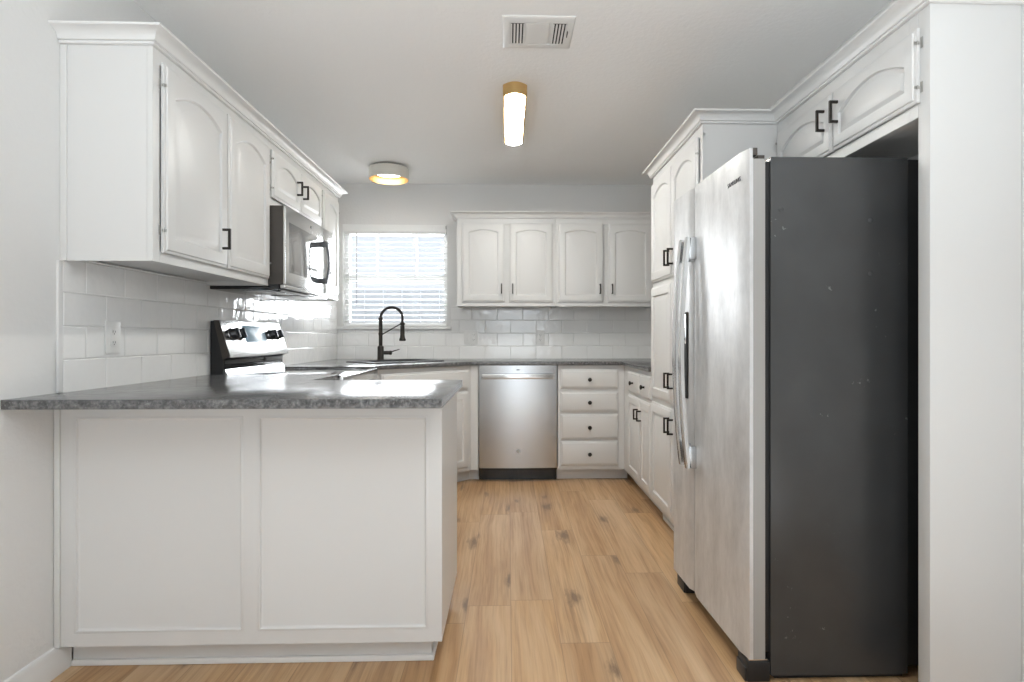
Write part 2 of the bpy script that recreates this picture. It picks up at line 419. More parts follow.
def hinge(parent, x, z, side):
    b_ = B(); b_.lathe([(.0022, 0), (.0028, .001), (.0028, .009), (.0022, .010)], (x+side*.003, -.012, z-.005), (0, 0, 1), 10)
    b_.box(min(x, x+side*.010), max(x, x+side*.010), -.0016, -.0004, z-.016, z+.016)
    b_.box(x-.0010, x+.0010, -.0205, -.004, z-.004, z+.004)
    return b_.build('hinge', M['hinge'], parent)
def door(parent, x0, x1, z0, z1, arch=0, hs=None, pl=None, frame=.055, foot=None, hz=(.075, .075)):
    """hs: hinge side -1/+1; pl: (x, zlo, zhi) pull"""
    k = 1.0 if z1-z0 > .3 else .55
    if k < 1: frame = .046
    d = door_mesh(x1-x0, z1-z0, frame=frame, arch=arch, foot=foot, k=k).build('door', M['cab'], parent, mtx=T(x0, z0), angle=25)
    if hs:
        xh = x0 if hs < 0 else x1
        hinge(d, xh, z1-hz[0], hs); hinge(d, xh, z0+hz[1], hs)
    if pl: pull(d, *pl)
    return d
def drawer(parent, x0, x1, z0, z1, kn=True):
    d = slab_mesh(x1-x0, z1-z0).build('drawer', M['cab'], parent, mtx=T(x0, z0), angle=25)
    if kn: knob(d, (x0+x1)/2, (z0+z1)/2-.004)
    return d
def wall_carcass(parent, w, d, h, bottom=.02):
    """carcass with a face frame; the floor of the cabinet sits above the frame's lower edge"""
    b_ = B(); e = .0010
    b_.box(.0165, w-.0165, .0195, d-.001, bottom, h-.001)                      # box
    for xa, xb in ((0, .038), (w-.038, w)): b_.box(xa, xb, 0, .019, 0, h, e, seg=1)
    b_.box(.0382, w-.0382, 0.0004, .019, 0, .04, e, seg=1); b_.box(.0382, w-.0382, 0.0004, .019, h-.06, h)
    b_.box(.0382, w-.0382, .012, .0185, .0402, h-.0602)
    for xa, xb in ((0, .016), (w-.016, w)): b_.box(xa, xb, .0191, d, 0, h)
    return b_.build('body', M['cab'], parent)
D0 = 1.383-ZU0       # door bottom above the cabinet bottom
DT = 2.024-ZU0

# ---- wall cabinets on the left wall (local x runs away from the camera)
c1 = thing('wall_cabinet', (FX, 1.952, ZU0), RX, 'tall white two-door wall cabinet nearest, its bare end above the tiles', 'cabinet')
wall_carcass(c1, .923, .2975, ZU1-ZU0)
B().box(-.006, -.0002, .276, .2972, 0, ZU1-ZU0-.016, .0015).build('scribe_molding', M['cab'], c1)
door(c1, .043, .484, D0, DT, .045, -1, (.432, 1.452-ZU0, 1.537-ZU0))
door(c1, .494, .908, D0, DT, .045, 1, None)
c2 = thing('wall_cabinet', (FX, 2.8765, 1.745), RX, 'short white cabinet over the microwave with two small arched doors', 'cabinet')
wall_carcass(c2, .772, .2975, ZU1-1.745, .012)
door(c2, .020, .395, 1.79-1.745, 2.024-1.745, .038, -1, (.338, 1.872-1.745, 1.950-1.745), hz=(.045, .045))
door(c2, .401, .768, 1.79-1.745, 2.024-1.745, .038, 1, (.432, 1.872-1.745, 1.950-1.745), hz=(.045, .045))
c3 = thing('wall_cabinet', (FX, 3.650, ZU0), RX, 'narrow one-door white wall cabinet beside the kitchen window', 'cabinet')
wall_carcass(c3, .392, .2975, ZU1-ZU0)
door(c3, .035, .362, D0, DT, .04, 1, (.07, 1.46-ZU0, 1.545-ZU0))

# ---- wall cabinets on the back wall
BF = 4.704
for (x0, wd, drs, lab) in ((-.413, .798, ((.040, .388), (.420, .777)), 'two-door white wall cabinet directly beside the window'),
                      (.386, .822, ((.019, .386), (.427, .79)), 'two-door white wall cabinet between its twin and the tall pantry')):
    cb = thing('wall_cabinet', (x0, BF, ZU0), RB, lab, 'cabinet')
    wall_carcass(cb, wd, YB-BF-.0005, ZU1-ZU0)
    (a, d_), (a2, d2) = drs
    door(cb, a, d_, D0, DT, .022, None, (d_-.028, 1.448-ZU0, 1.530-ZU0))
    door(cb, a2, d2, D0, DT, .022, None, (a2+.030, 1.448-ZU0, 1.530-ZU0))

# ---- crown
CR = [(.0, .0), (.009, .0), (.012, .002), (.012, .008), (.009, .0095), (.016, .011), (.018, .014), (.019, .020), (.025, .030), (.036, .038), (.047, .0405), (.052, .0415), (.054, .044), (.054, .049), (.0, .049)]
def crown(label, path, z0, name='crown_molding', parent=None):
    pts = [Vector((p[0], p[1])) for p in path]; L = []
    def nrm(a, b): t_ = (b-a).normalized(); return Vector((t_.y, -t_.x))
    for i, p in enumerate(pts):
        n0 = nrm(pts[i-1], p) if i else None; n1 = nrm(p, pts[i+1]) if i < len(pts)-1 else None
        if n0 is None: m_ = n1
        elif n1 is None: m_ = n0
        else:
            m_ = (n0+n1); m_ = m_/m_.dot(n0)
        L.append([Vector((p.x+m_.x*a, p.y+m_.y*a, z0+zz)) for a, zz in CR])
    o = B().loops(L).build(name, M['trimw'], angle=30)
    return tag(o, label, 'molding')
e_ = .0004
crown('white crown molding along the cabinet run above the microwave', [(XL+.001, 1.952-e_), (FX+e_, 1.952-e_), (FX+e_, 4.0425), (XL+.001, 4.0425)], 2.061)
crown('white crown molding on the cabinets beside the kitchen window', [(-.413-e_, YB-.001), (-.413-e_, BF-e_), (1.19, BF-e_)], 2.061)
XT, YT0, YT1, XFC, YP0, YP1 = .888, 2.625, 3.535, 1.2325, 1.661, 1.711
crown('white crown molding stepping from the pantry over the fridge cabinet', [(XR-.001, YT1+e_), (XT-e_, YT1+e_), (XT-e_, YT0-e_), (XFC-e_, YT0-e_), (XFC-e_, YP0-e_), (XR-.001, YP0-e_)], 2.071)

# ---- tall pantry (local x runs toward the camera)
pw_ = YT1-YT0
pt = thing('pantry_cabinet', (XT, YT1, 0), RL, 'tall white six-door pantry cabinet behind the refrigerator', 'cabinet')
b = B(); b.box(0, pw_, .012, XR-XT-.002, .09, ZU1); b.box(0, pw_, .06, XR-XT-.002, 0, .095)
for (za, zb) in ((.09, .125), (.70, .745), (1.395, 1.435), (2.02, ZU1)): b.box(0, pw_, 0, .013, za, zb, .001, seg=1)
for (xa, xb) in ((0, .034), (pw_-.034, pw_), (pw_/2-.02, pw_/2+.02)): b.box(xa, xb, .0003, .013, .12, 2.03)
b.build('body', M['cab'], pt)
B().box(.06, pw_, .045, .0598, 0, .018, .004).build('shoe_molding', M['trimw'], pt)
mid = YT1-3.075
for (za, zb, ar, plz) in ((.118, .708, 0, (.580, .664)), (.738, 1.398, 0, (.822, .906)), (1.428, 2.024, .04, (1.482, 1.568))):
    door(pt, .018, mid-.004, za, zb, ar, None, (mid-.035, *plz))
    door(pt, mid+.004, pw_-.042, za, zb, ar, 1, (mid+.035, *plz))
# ---- cabinet above the refrigerator and the end panel
fcw = YT0-.0008-YP1
fc = thing('wall_cabinet', (XFC, YT0-.0005, 1.757), RL, 'white two-door cabinet above the refrigerator with wide arched doors', 'cabinet')
wall_carcass(fc, fcw, XR-XFC-.001, ZU1-1.757, .012)
ym = YT0-2.151
door(fc, .026, ym-.004, 1.797-1.757, 2.020-1.757, .05, -1, (ym-.046, 1.886-1.757, 1.968-1.757), hz=(.045, .045))
door(fc, ym+.004, YT0-1.700, 1.797-1.757, 2.020-1.757, .05, 1, (ym+.046, 1.886-1.757, 1.968-1.757), hz=(.045, .045))
tag(B().box(XFC, XR-.001, YP0, YP1-.0005, 0, ZU1, .002).build('end_panel', M['cab']), 'full-height white end panel beside the charcoal refrigerator side', 'panel')

# ------------------------------------------------------------------ base cabinets on the back and right
BY = 4.414                                # face of the back run
db = thing('drawer_cabinet', (.379, BY, 0), RB, 'white base cabinet with four drawers beside the dishwasher', 'cabinet')
b = B(); b.box(0, .508, .006, YB-BY-.013, .09, CB); b.box(0, .55, .085, YB-BY-.013, 0, .092)
b.box(0, .020, 0, .007, .09, CB); b.box(.46, .508, 0, .007, .09, CB)
for za, zb in ((.09, .122), (.303, .325), (.51, .534), (.68, .71), (.852, CB)): b.box(.02, .46, .0003, .007, za, zb)
b.build('body', M['cab'], db)
for za, zb in ((.122, .306), (.322, .511), (.532, .681), (.708, .853)): drawer(db, .020, .460, za, zb)
rb = thing('base_cabinet', (XT, BY-.001, 0), RL, 'white base cabinet with two small drawers between pantry and corner', 'cabinet')
rw = BY-.001-YT1-.001
b = B(); b.box(0, rw, .006, XR-XT-.012, .09, CB); b.box(.0, rw, .075, XR-XT-.012, 0, .092); b.box(0, .19, 0, .007, .09, CB)
b.box(rw-.02, rw, 0, .007, .09, CB); b.box(.19, rw-.02, .0003, .007, .09, .13); b.box(.19, rw-.02, .0003, .007, .68, .71); b.box(.19, rw-.02, .0003, .007, .85, CB)
b.build('body', M['cab'], rb)
x1_, x2_, x3_ = .200, BY-3.825, rw-.010
for (xa, xb, px_) in ((x1_, x2_-.004, x2_-.046), (x2_+.004, x3_, x2_+.046)):
    drawer(rb, xa, xb, .708, .855)
    door(rb, xa, xb, .118, .685, 0, None, (px_, .545, .617))
# corner sink cabinet with a 45-degree front
sk = thing('sink_cabinet', (-.865, 3.834, 0), PI/4, 'white corner base cabinet with an angled front under the sink', 'cabinet')
L45 = .58*math.sqrt(2)
b = B(); b.box(0, L45, .0003, .018, .09, CB)
b.box(.0, L45+.052, .07, .085, 0, .095)
Mi = (Matrix.Translation((-.865, 3.834, 0)) @ Matrix.Rotation(PI/4, 4, 'Z')).inverted()
b.box(-.284, -.227, BY, BY+.018, .09, CB, mtx=Mi); b.box(-.345, -.227, BY+.085, BY+.1, 0, .0945, mtx=Mi)
b.box(-.243, -.2265, BY+.018, YB-.013, .09, CB, mtx=Mi)
b.box(XL+.012, -.87, 3.664, 3.682, .02, CB, mtx=Mi); b.box(-.884, -.866, 3.682, 3.833, .09, CB, mtx=Mi)
b.prism([(XL+.012, 3.69), (-.89, 3.69), (-.89, 3.86), (-.30, 4.45), (-.25, 4.45), (-.25, YB-.013), (XL+.012, YB-.013)], .10, .118, mtx=Mi)
b.build('body', M['cab'], sk)
drawer(sk, .03, L45-.03, .708, .853, False)
door(sk, .03, L45/2-.003, .118, .69, 0, None, (L45/2-.04, .52, .605)); door(sk, L45/2+.003, L45-.03, .118, .69, 0, None, (L45/2+.04, .52, .605))
# narrow base cabinet between peninsula and range
nb = thing('base_cabinet', (-.865, 2.495, 0), RX, 'narrow white base cabinet between peninsula and range', 'cabinet')
b = B(); b.box(0, .388, .006, .6, .09, CB); b.box(0, .388, .075, .6, 0, .092); b.box(0, .388, 0, .0065, .85, CB); b.box(0, .388, 0, .0065, .09, .12); b.build('body', M['cab'], nb)
drawer(nb, .02, .368, .708, .853); door(nb, .02, .368, .118, .69, 0, -1, (.33, .52, .605))

# ------------------------------------------------------------------ peninsula
XPR, YPN, YPF, ZT = -.2189, 1.927, 2.490, .089
pn = thing('peninsula_cabinet', ((XL+XPR)/2, YPN, 0), 0, 'white kitchen peninsula base with two framed back panels', 'cabinet')
ox, oy = -(XL+XPR)/2, -YPN
def PB(bb, *a, **k):
    x0, x1, y0, y1, z0, z1 = a; return bb.box(x0+ox, x1+ox, y0+oy, y1+oy, z0, z1, **k)
b = B(); PB(b, XL+.002, XPR-.004, YPN+.010, YPF, ZT, CB); PB(b, XL+.016, XPR-.042, 1.985, YPF-.07, 0, ZT+.004)
b.build('body', M['cab'], pn)
b = B(); bw = .0055
xs = [XL+.0025, -1.412, -.868, -.822, -.264, XPR]; zt0, zt1 = .131, .838
for xa, xb in ((xs[0], xs[1]), (xs[2], xs[3]), (xs[4], xs[5])): PB(b, xa, xb, YPN, YPN+.0095, ZT, CB)
for xa, xb in ((xs[1], xs[2]), (xs[3], xs[4])):
    PB(b, xa, xb, YPN, YPN+.0095, ZT, zt0); PB(b, xa, xb, YPN, YPN+.0095, zt1, CB)
PB(b, XPR-.0045, XPR, YPN+.0095, YPF, ZT, CB)
b.build('back_frame', M['cab'], pn)
for xa, xb in ((xs[1], xs[2]), (xs[3], xs[4])):      # bead around each panel
    def rc(i, y): return [Vector((a+ox, y+oy, z)) for a, z in ((xa+i, zt0+i), (xb-i, zt0+i), (xb-i, zt1-i), (xa+i, zt1-i))]
    B().loops([rc(-.0004, YPN+.0005), rc(.003, YPN-.0015), rc(.008, YPN-.001), rc(.010, YPN+.004), rc(.013, YPN+.0065), rc(.016, YPN+.0075)], False).build('back_panel', M['cab'], pn, angle=50)
B().box(XL+.002+ox, XL+.020+ox, -.008, -.0002, ZT, CB, .002).build('scribe_molding', M['cab'], pn)
B().box(XL+.017+ox, XPR-.036+ox, 1.972+oy, 1.9848+oy, 0, .020, .005).box(XPR-.0418+ox, XPR-.032+ox, 1.972+oy, YPF-.07+oy, 0, .020, .004).build('shoe_molding', M['trimw'], pn)

# ------------------------------------------------------------------ countertops
def slab(name, outer, z0, z1, m, label, hole=None):
    bm = bmesh.new()
    def ring(p): 
        vs = [bm.verts.new((x, y, z1)) for x, y in p]; return [bm.edges.new((vs[i], vs[(i+1) % len(vs)])) for i in range(len(vs))]
    es = ring(outer)+(ring(hole) if hole else [])
    r = bmesh.ops.triangle_fill(bm, use_beauty=True, use_dissolve=True, edges=es)
    fs = [f for f in bm.faces]
    for f in fs:
        f.normal_update()
        if f.normal.z < 0: f.normal_flip()
    ex_ = bmesh.ops.extrude_face_region(bm, geom=fs)
    for v in [g_ for g_ in ex_['geom'] if isinstance(g_, bmesh.types.BMVert)]: v.co.z = z0
    bmesh.ops.recalc_face_normals(bm, faces=bm.faces)
    s_ = [e for e in bm.edges if len(e.link_faces) == 2 and abs(e.calc_face_angle(0)) > .5 and abs(e.verts[0].co.z-e.verts[1].co.z) < 1e-5]
    bmesh.ops.bevel(bm, geom=s_, offset=.0022, segments=2, affect='EDGES', profile=.5)
    me = bpy.data.meshes.new(name); bm.to_mesh(me); bm.free(); me.materials.append(m)
    me.shade_smooth(); me.set_sharp_from_angle(angle=math.radians(40))
    o = bpy.data.objects.new(name, me); C.objects.link(o)
    return tag(o, label, 'countertop')
XCR, YCN, YCF = -.1956, 1.7236, 2.4965
slab('countertop', [(XL+.0095, 1.958), (XL+.001, 1.958), (XL+.001, YCN), (XCR, YCN), (XCR, YCF), (-.84, YCF), (-.84, 2.886), (XL+.0095, 2.886)], CB+.0004, CT, M['counter'], 'dark speckled stone countertop on the peninsula, L-shaped')
SC = Vector((-.840, 4.390)); q = 1/math.sqrt(2)
def sd(u, v): return (SC.x+u*q+v*-q, SC.y+u*q+v*q)     # u along the front, v toward the corner
SW, SD = .29, .185
hole = [sd(-SW, -SD), sd(SW, -SD), sd(SW, SD), sd(-SW, SD)]
slab('countertop', [(XL+.0095, 3.661), (-.838, 3.661), (-.838, 3.823), (-.274, 4.387), (.861, 4.387), (.861, YT1+.001), (XR-.001, YT1+.001), (XR-.001, YB-.0095), (XL+.0095, YB-.0095)], CB+.0004, CT, M['counter'], 'dark stone countertop wrapping the corner around the sink', hole)

# ------------------------------------------------------------------ sink and faucet
sn = thing('corner_sink', (SC.x, SC.y, CT), PI/4, 'black drop-in sink set in the corner countertop', 'sink')
def rr(wx, wy, r, z, k=5):
    out_ = []
    for cx_, cy_, a0 in ((wx-r, wy-r, 0), (-wx+r, wy-r, PI/2), (-wx+r, -wy+r, PI), (wx-r, -wy+r, 1.5*PI)):
        out_ += [Vector((cx_+r*math.cos(a0+PI/2*i/k), cy_+r*math.sin(a0+PI/2*i/k), z)) for i in range(k+1)]
    return out_
B().loops([rr(.280, .175, .03, -.03), rr(.280, .175, .03, .0004), rr(.315, .203, .035, .0006), rr(.315, .203, .035, .006), rr(.310, .198, .033, .009), rr(.278, .173, .03, .009), rr(.268, .163, .03, -.004), rr(.255, .155, .04, -.19), rr(.10, .08, .04, -.20)], False, True).build('basin', M['black'], sn)
B().lathe([(.045, -.1995), (.045, -.196), (.035, -.195), (.02, -.199)], (0, 0, 0)).build('drain', M['chrome'], sn)
fp = (-1.0, 4.582)
fa = thing('pull_down_faucet', (fp[0], fp[1], CT+.0003), -PI/9, 'matt black spring-neck faucet arching in front of the window', 'faucet')
B().lathe([(.030, 0), (.030, .004), (.026, .008), (.0245, .012), (.0245, .108), (.022, .113), (.0145, .118)], seg=24).build('base', M['bronze'], fa)
B().lathe([(.0145, .117), (.0145, .20), (.017, .203), (.017, .218), (.0145, .221), (.0145, .318), (.017, .320), (.017, .338), (.012, .341)], seg=20).build('post', M['bronze'], fa)
R_ = .097
arc = [(0, 0, .335)]+[(R_-R_*math.cos(PI*i/24), 0, (.338)+R_*.80*math.sin(PI*i/24)) for i in range(25)]+[(2*R_, 0, .31), (2*R_, 0, .285)]
B().tube(arc, .0085, 12).build('hose', M['bronze'], fa)
# spring coil around the hose
co = []
import bisect
seglen = [0]
for p, q_ in zip(arc, arc[1:]): seglen.append(seglen[-1]+(Vector(q_)-Vector(p)).length)
turns = 58; NP = turns*8
for i in range(NP+1):
    s_ = seglen[-1]*i/NP; j = min(max(bisect.bisect(seglen, s_)-1, 0), len(arc)-2)
    f_ = (s_-seglen[j])/max(seglen[j+1]-seglen[j], 1e-6); p = Vector(arc[j]).lerp(Vector(arc[j+1]), f_)
    t_ = (Vector(arc[j+1])-Vector(arc[j])).normalized(); yv = Vector((0, 1, 0)); nv = yv.cross(t_)
    a_ = 2*PI*turns*i/NP; co.append(p+(nv*math.cos(a_)+yv*math.sin(a_))*.0105)
B().tube(co, .0021, 6).build('spring', M['bronze'], fa)
B().lathe([(.013, .300), (.0155, .297), (.0155, .285), (.012, .282), (.0125, .275), (.0165, .27), (.0175, .20), (.0205, .178), (.0255, .170), (.0255, .158), (.021, .155)], (2*R_, 0, 0), seg=20).build('spray_head', M['bronze'], fa)
B().tube([(.012, 0, .205), (2*R_-.016, 0, .288)], .0048, 10).lathe([(.0185, .278), (.0195, .281), (.0195, .293), (.0185, .296)], (2*R_, 0, 0), seg=16).build('support_arm', M['bronze'], fa)
d45 = Vector((1, 1, 0)).normalized()
B().lathe([(.013, .02), (.015, .024), (.015, .068), (.017, .070), (.017, .084), (.013, .087)], (0, 0, .062), d45, 16).tube([d45*.078+Vector((0, 0, .066)), d45*.105+Vector((0, 0, .076)), d45*.150+Vector((0, 0, .088))], [.005, .005, .0042], 10).build('lever', M['bronze'], fa)

# ------------------------------------------------------------------ range
RY0, RY1 = 2.889, 3.657; rgw = RY1-RY0
rg = thing('kitchen_range', (-.835, RY0, 0), RX, 'stainless electric range with slanted backguard of knobs and display', 'range')
DR = -.835-(XL+.011)                       # depth behind the face
b = B(); b.box(.001, rgw-.001, .02, DR, .03, .895, .003); b.box(.04, rgw-.04, .08, DR-.03, 0, .032); b.build('body', M['fridge_side'], rg)
B().box(.0005, rgw-.0005, -.006, DR-.062, .8955, .9085, .003).build('cooktop', M['gloss_black'], rg)
B().box(.002, rgw-.002, -.020, .0195, .845, .904, .008).build('front_trim', M['steel_b'], rg)
dd = B().box(.006, rgw-.006, -.024, .0195, .235, .838, .006).build('oven_door', M['steel'], rg)
B().box(.10, rgw-.10, -.0265, -.0235, .36, .68, .002).build('window', M['gloss_black'], dd)
B().tube([(.05, -.075, .79), (rgw-.05, -.075, .79)], .011, 14).tube([(.075, -.022, .79), (.075, -.072, .79)], .009, 10).tube([(rgw-.075, -.022, .79), (rgw-.075, -.072, .79)], .009, 10).build('handle', M['steel_b'], dd)
B().box(.006, rgw-.006, -.022, .0195, .045, .228, .006).build('drawer', M['steel'], rg)
# backguard: local y = distance behind the face
def yb(x): return -.835-x
Yk = yb(-1.4605); prof = [(yb(-1.400), .9088), (yb(-1.400), .985), (yb(-1.371), 1.007), (yb(-1.425), 1.178), (Yk, 1.178), (Yk, .9088)]
bk = B().prism(prof, 0, rgw-.014, 'x').build('backguard', M['black'], rg)
o_ = .0012
fa0, fa1 = Vector((0, yb(-1.371), 1.007)), Vector((0, yb(-1.425), 1.178)); fd = (fa1-fa0).normalized(); fn = Vector((0, -fd.z, fd.y))
pf = [fa0+fn*.002-fd*.012, fa0+fn*.0045-fd*.004, fa1+fn*.0045+fd*.003, Vector((0, yb(-1.432), 1.1825)), Vector((0, Yk+.0005, 1.1825)), Vector((0, Yk+.0005, 1.1785)), fa1+fn*.0004, fa0+fn*.0004-fd*.004]
B().prism([(p.y, p.z) for p in pf], .004, rgw-.018, 'x').build('control_panel', M['steel_b'], bk)
for xx in (-.0015, rgw-.0165):
    B().prism([(fa0.y-.006, 1.001), (fa1.y-.006, 1.181), (fa1.y+.020, 1.181), (fa0.y+.030, .987)], xx, xx+.004, 'x').build('end_cap', M['brown'], bk)
ang = math.atan2(fd.y, fd.z)
FMt = Matrix.Translation(fa0+fn*.0045) @ Matrix.Rotation(-ang, 4, 'X')
hh = (fa1-fa0).length
for xx in (.092, .162, .570, .655):
    kb = B().lathe([(.032, 0), (.032, .004), (.0285, .006), (.027, .028), (.025, .031), (.0, .031)], (xx, 0, hh*.60), (0, -1, 0), 24, cap1=False)
    kb.box(xx-.005, xx+.005, -.040, -.028, hh*.60-.026, hh*.60+.026, .002)
    k_ = kb.build('control_knob', M['gun'], bk, mtx=FMt)
    B().lathe([(.0345, .0002), (.0345, .0025), (.0325, .0030)], (xx, 0, hh*.60), (0, -1, 0), 24, cap1=False).build('bezel', M['chrome'], k_, mtx=FMt)
B().box(.235, .485, -.0045, -.0002, hh*.36, hh*.88, .001).build('display', M['screen'], bk, mtx=FMt)
yl = yb(-1.400)
B().box(.012, rgw-.026, yl-.0035, yl-.0002, .938, .984, .001).build('gloss_strip', M['gloss_black'], bk)
B().prism([(yl-.018, .9092), (yl-.014, .921), (yl-.0034, .937), (yl-.0003, .937), (yl-.0003, .9092)], .012, rgw-.026, 'x').build('lower_trim', M['steel_b'], bk)
for (xx, yy, rad) in ((.2, .17, .105), (.56, .17, .085), (.2, .43, .08), (.56, .43, .105)):
    B().lathe([(rad-.004, .9086), (rad, .9089), (rad, .9086)], (xx, yy-.02, 0), seg=40, cap0=False, cap1=False).build('burner_ring', M['gun'], rg)

# ------------------------------------------------------------------ microwave
MY0, MY1 = 2.879, 3.647; mw = MY1-MY0; XM = -1.092
mc = thing('microwave', (XM, MY0, 1.345), RX, 'over-the-range stainless microwave below the short cabinet', 'microwave')
MD = XM-(XL+.0105)
B().box(0.0, mw, .0135, MD, .012, .3995, .002).build('body', M['brown'], mc)
B().box(0.002, mw-.002, .034, MD-.002, -.0125, .0118, .003).build('base_plate', M['gloss_black'], mc)
b = B()
for i in range(2): b.box(.06+i*.36, .06+i*.36+.27, .09, .24, -.0155, -.0123, .001)
b.build('grease_filter', M['steel'], mc)
dr = B().box(.001, .575, .0, .013, .012, .3992, .004).build('door', M['steel_b'], mc)
B().box(.045, .470, -.0012, .0008, .075, .325, .0005).build('window', M['mirror_glass'], dr)
hp = [(.535, -.034-.016*math.sin(PI*i/12), .068+.235*i/12) for i in range(13)]
b = B(); L = []
for p in hp: L.append([Vector((p[0]+sx*.012, p[1]+sy*.005, p[2])) for sx, sy in ((-1, -1), (1, -1), (1, 1), (-1, 1))])
b.loops(L); b.box(.521, .549, -.036, .0005, .063, .095, .004); b.box(.521, .549, -.036, .0005, .277, .309, .004)
b.build('handle', M['gun'], dr)
cpn = B().box(.577, mw-.001, .0, .013, .012, .3992, .004).build('control_panel', M['steel_b'], mc)
B().box(.60, mw-.02, -.0012, .0008, .08, .33, .0005).build('keypad', M['mirror_glass'], cpn)
B().box(.0, mw, .002, .027, -.006, .0115, .004).build('vent_grille', M['steel_b'], mc)
B().lathe([(.009, 0), (.009, .0015), (.0, .0016)], (.37, .0002, .362), (0, -1, 0), 20, cap1=False).build('badge', M['gun'], dr)

# ------------------------------------------------------------------ dishwasher
dw = thing('dishwasher', (.0755, BY-.018, 0), 0, 'stainless dishwasher with bar handle between corner and drawers', 'dishwasher')
B().box(-.298, .298, .10, YB-BY-.0, .022, CB-.004, .002).build('tub', M['black'], dw)
b = B()
NB = 14
L = []
def dwf(x): return -.012*(1-(x/.295)**2)
L = [[Vector((x, yy, z)) for x, yy in [(-.295+.59*i/NB, dwf(-.295+.59*i/NB)) for i in range(NB+1)]+[(.295, .038), (-.295, .038)]] for z in (.108, .884)]
b.loops(L); pnl = b.build('door', M['steel'], dw)
hd = B().box(-.272, .272, -.050, -.038, .784, .822, .003)
for sx in (-1, 1): hd.box(sx*.255-.012, sx*.255+.012, -.040, dwf(.25)+.001, .789, .817, .002)
hd.build('handle', M['steel_b'], pnl)
em = B().lathe([(.0155, 0), (.0155, .002), (.013, .002), (.0125, .0008), (.0, .0008)], (.0, -.0118, .237), (0, -1, 0), 24, cap1=False).build('badge', M['hinge'], pnl)
B().box(-.012, .012, -.0125, -.0117, .848, .856).build('indicator', M['gun'], pnl)
B().box(-.297, .297, .022, .039, .088, .106, .002).box(-.297, .297, .085, .097, 0, .09).build('kick_plate', M['gloss_black'], dw)

# ------------------------------------------------------------------ refrigerator
FY0, FY1, FXB = 1.822, 2.575, .835
rf = thing('refrigerator', (FXB, FY1, 0), RL, 'side-by-side stainless refrigerator with charcoal sides and two bow handles', 'refrigerator')
# local: x = FY1 - Y (toward the camera), y = X - FXB (into the niche)
FWd = FY1-FY0; zt = 1.671
B().box(.004, FWd, 0, .445, .018, zt, .003).build('body', M['fridge_side'], rf)
B().box(.012, FWd-.004, .4455, .60, .04, zt-.004, .004).build('rear_cover', M['black'], rf)
B().box(.02, FWd-.02, .02, .44, .0, .0175).build('plinth', M['black'], rf)
B().box(.012, FWd-.012, -.017, -.0003, .09, zt-.012).build('gasket', M['black'], rf)
xse = FY1-2.318
zb0, zb1 = .072, 1.664
def dface(x): return -.018-.060-.033*(FWd-x)+.0     # front surface (bowed a little)
def fdoor(x0, x1):
    K = 10; pts = []
    for i in range(K+1):
        x = x0+(x1-x0)*i/K; u = 2*i/K-1
        pts.append((x, dface(x)+.010*max(0, abs(u)-.86)/.14*abs(u)**2))
    pts += [(x1, -.018), (x0, -.018)]
    o = B().prism([(x, y_+.0125) for x, y_ in pts[:K+1]]+pts[K+1:], zb0+.001, zb1).build('door', M['door_edge'], rf, angle=50)
    sk_ = pts[:K+1]; B().prism(sk_+[(x, y_+.012) for x, y_ in sk_[::-1]], zb0, zb1).build('front_skin', M['fridge'], o, angle=50)
    # raised front lip with the dark hinge-cover cap behind it
    lip = [(x, y_) for x, y_ in pts[:K+1]]
    lp = lip+[(x, y_+.010) for x, y_ in lip[::-1]]
    B().prism(lp, zb1+.0002, 1.697).build('top_lip', M['fridge'], o, angle=50)
    B().box(x0+.003, x1-.0015, dface(x1)+.0365, -.019, zb1+.0002, zb1+.012, .001).build('top_cap', M['brown'], o)
    return o
d1 = fdoor(.002, xse-.003); d2 = fdoor(xse+.003, FWd)
B().box(FWd-.03, FWd-.001, dface(FWd)+.0208, dface(FWd)+.036, zb1+.012, 1.699, .001).build('hinge_cover', M['brown'], d2)
B().box(.006, .03, dface(0)+.0208, dface(0)+.036, zb1+.012, 1.699, .001).build('hinge_cover', M['brown'], d1)
def bow(dr_, x, side):
    y0 = dface(x); L = []; K = 20
    for i in range(K+1):
        z = .578+.914*i/K; u = 2*i/K-1
        yy = y0-.030-.028*(1-u*u)
        hw, ht = .0135, .0095
        L.append([Vector((x+sx*hw, yy+sy*ht, z)) for sx, sy in ((-1, -.4), (-.6, -1), (.6, -1), (1, -.4), (1, 1), (-1, 1))])
    b_ = B(); b_.loops(L)
    h_ = b_.build('handle', M['steel_b'], dr_, angle=40)
    for (za, zb) in ((.578, .665), (1.405, 1.492)): B().box(x-.0135, x+.0135, y0-.028, y0+.004, za, zb, .003).build('bracket', M['steel'], h_)
bow(d1, xse-.034, -1); bow(d2, xse+.038, 1)
# ice and water dispenser on the freezer door
dx0, dx1 = .045, xse-.043
yd = dface(dx0)-.002
ds = B().box(dx0, dx1, yd+.0, yd+.02, .845, 1.20, .003).build('dispenser', M['dark'], d1)
B().box(dx0+.006, dx1-.006, yd-.003, yd+.002, 1.07, 1.19, .002).build('panel', M['chrome'], ds)
B().box(dx0+.006, dx1-.006, yd-.006, yd+.002, .85, .868, .002).build('tray', M['gun'], ds)
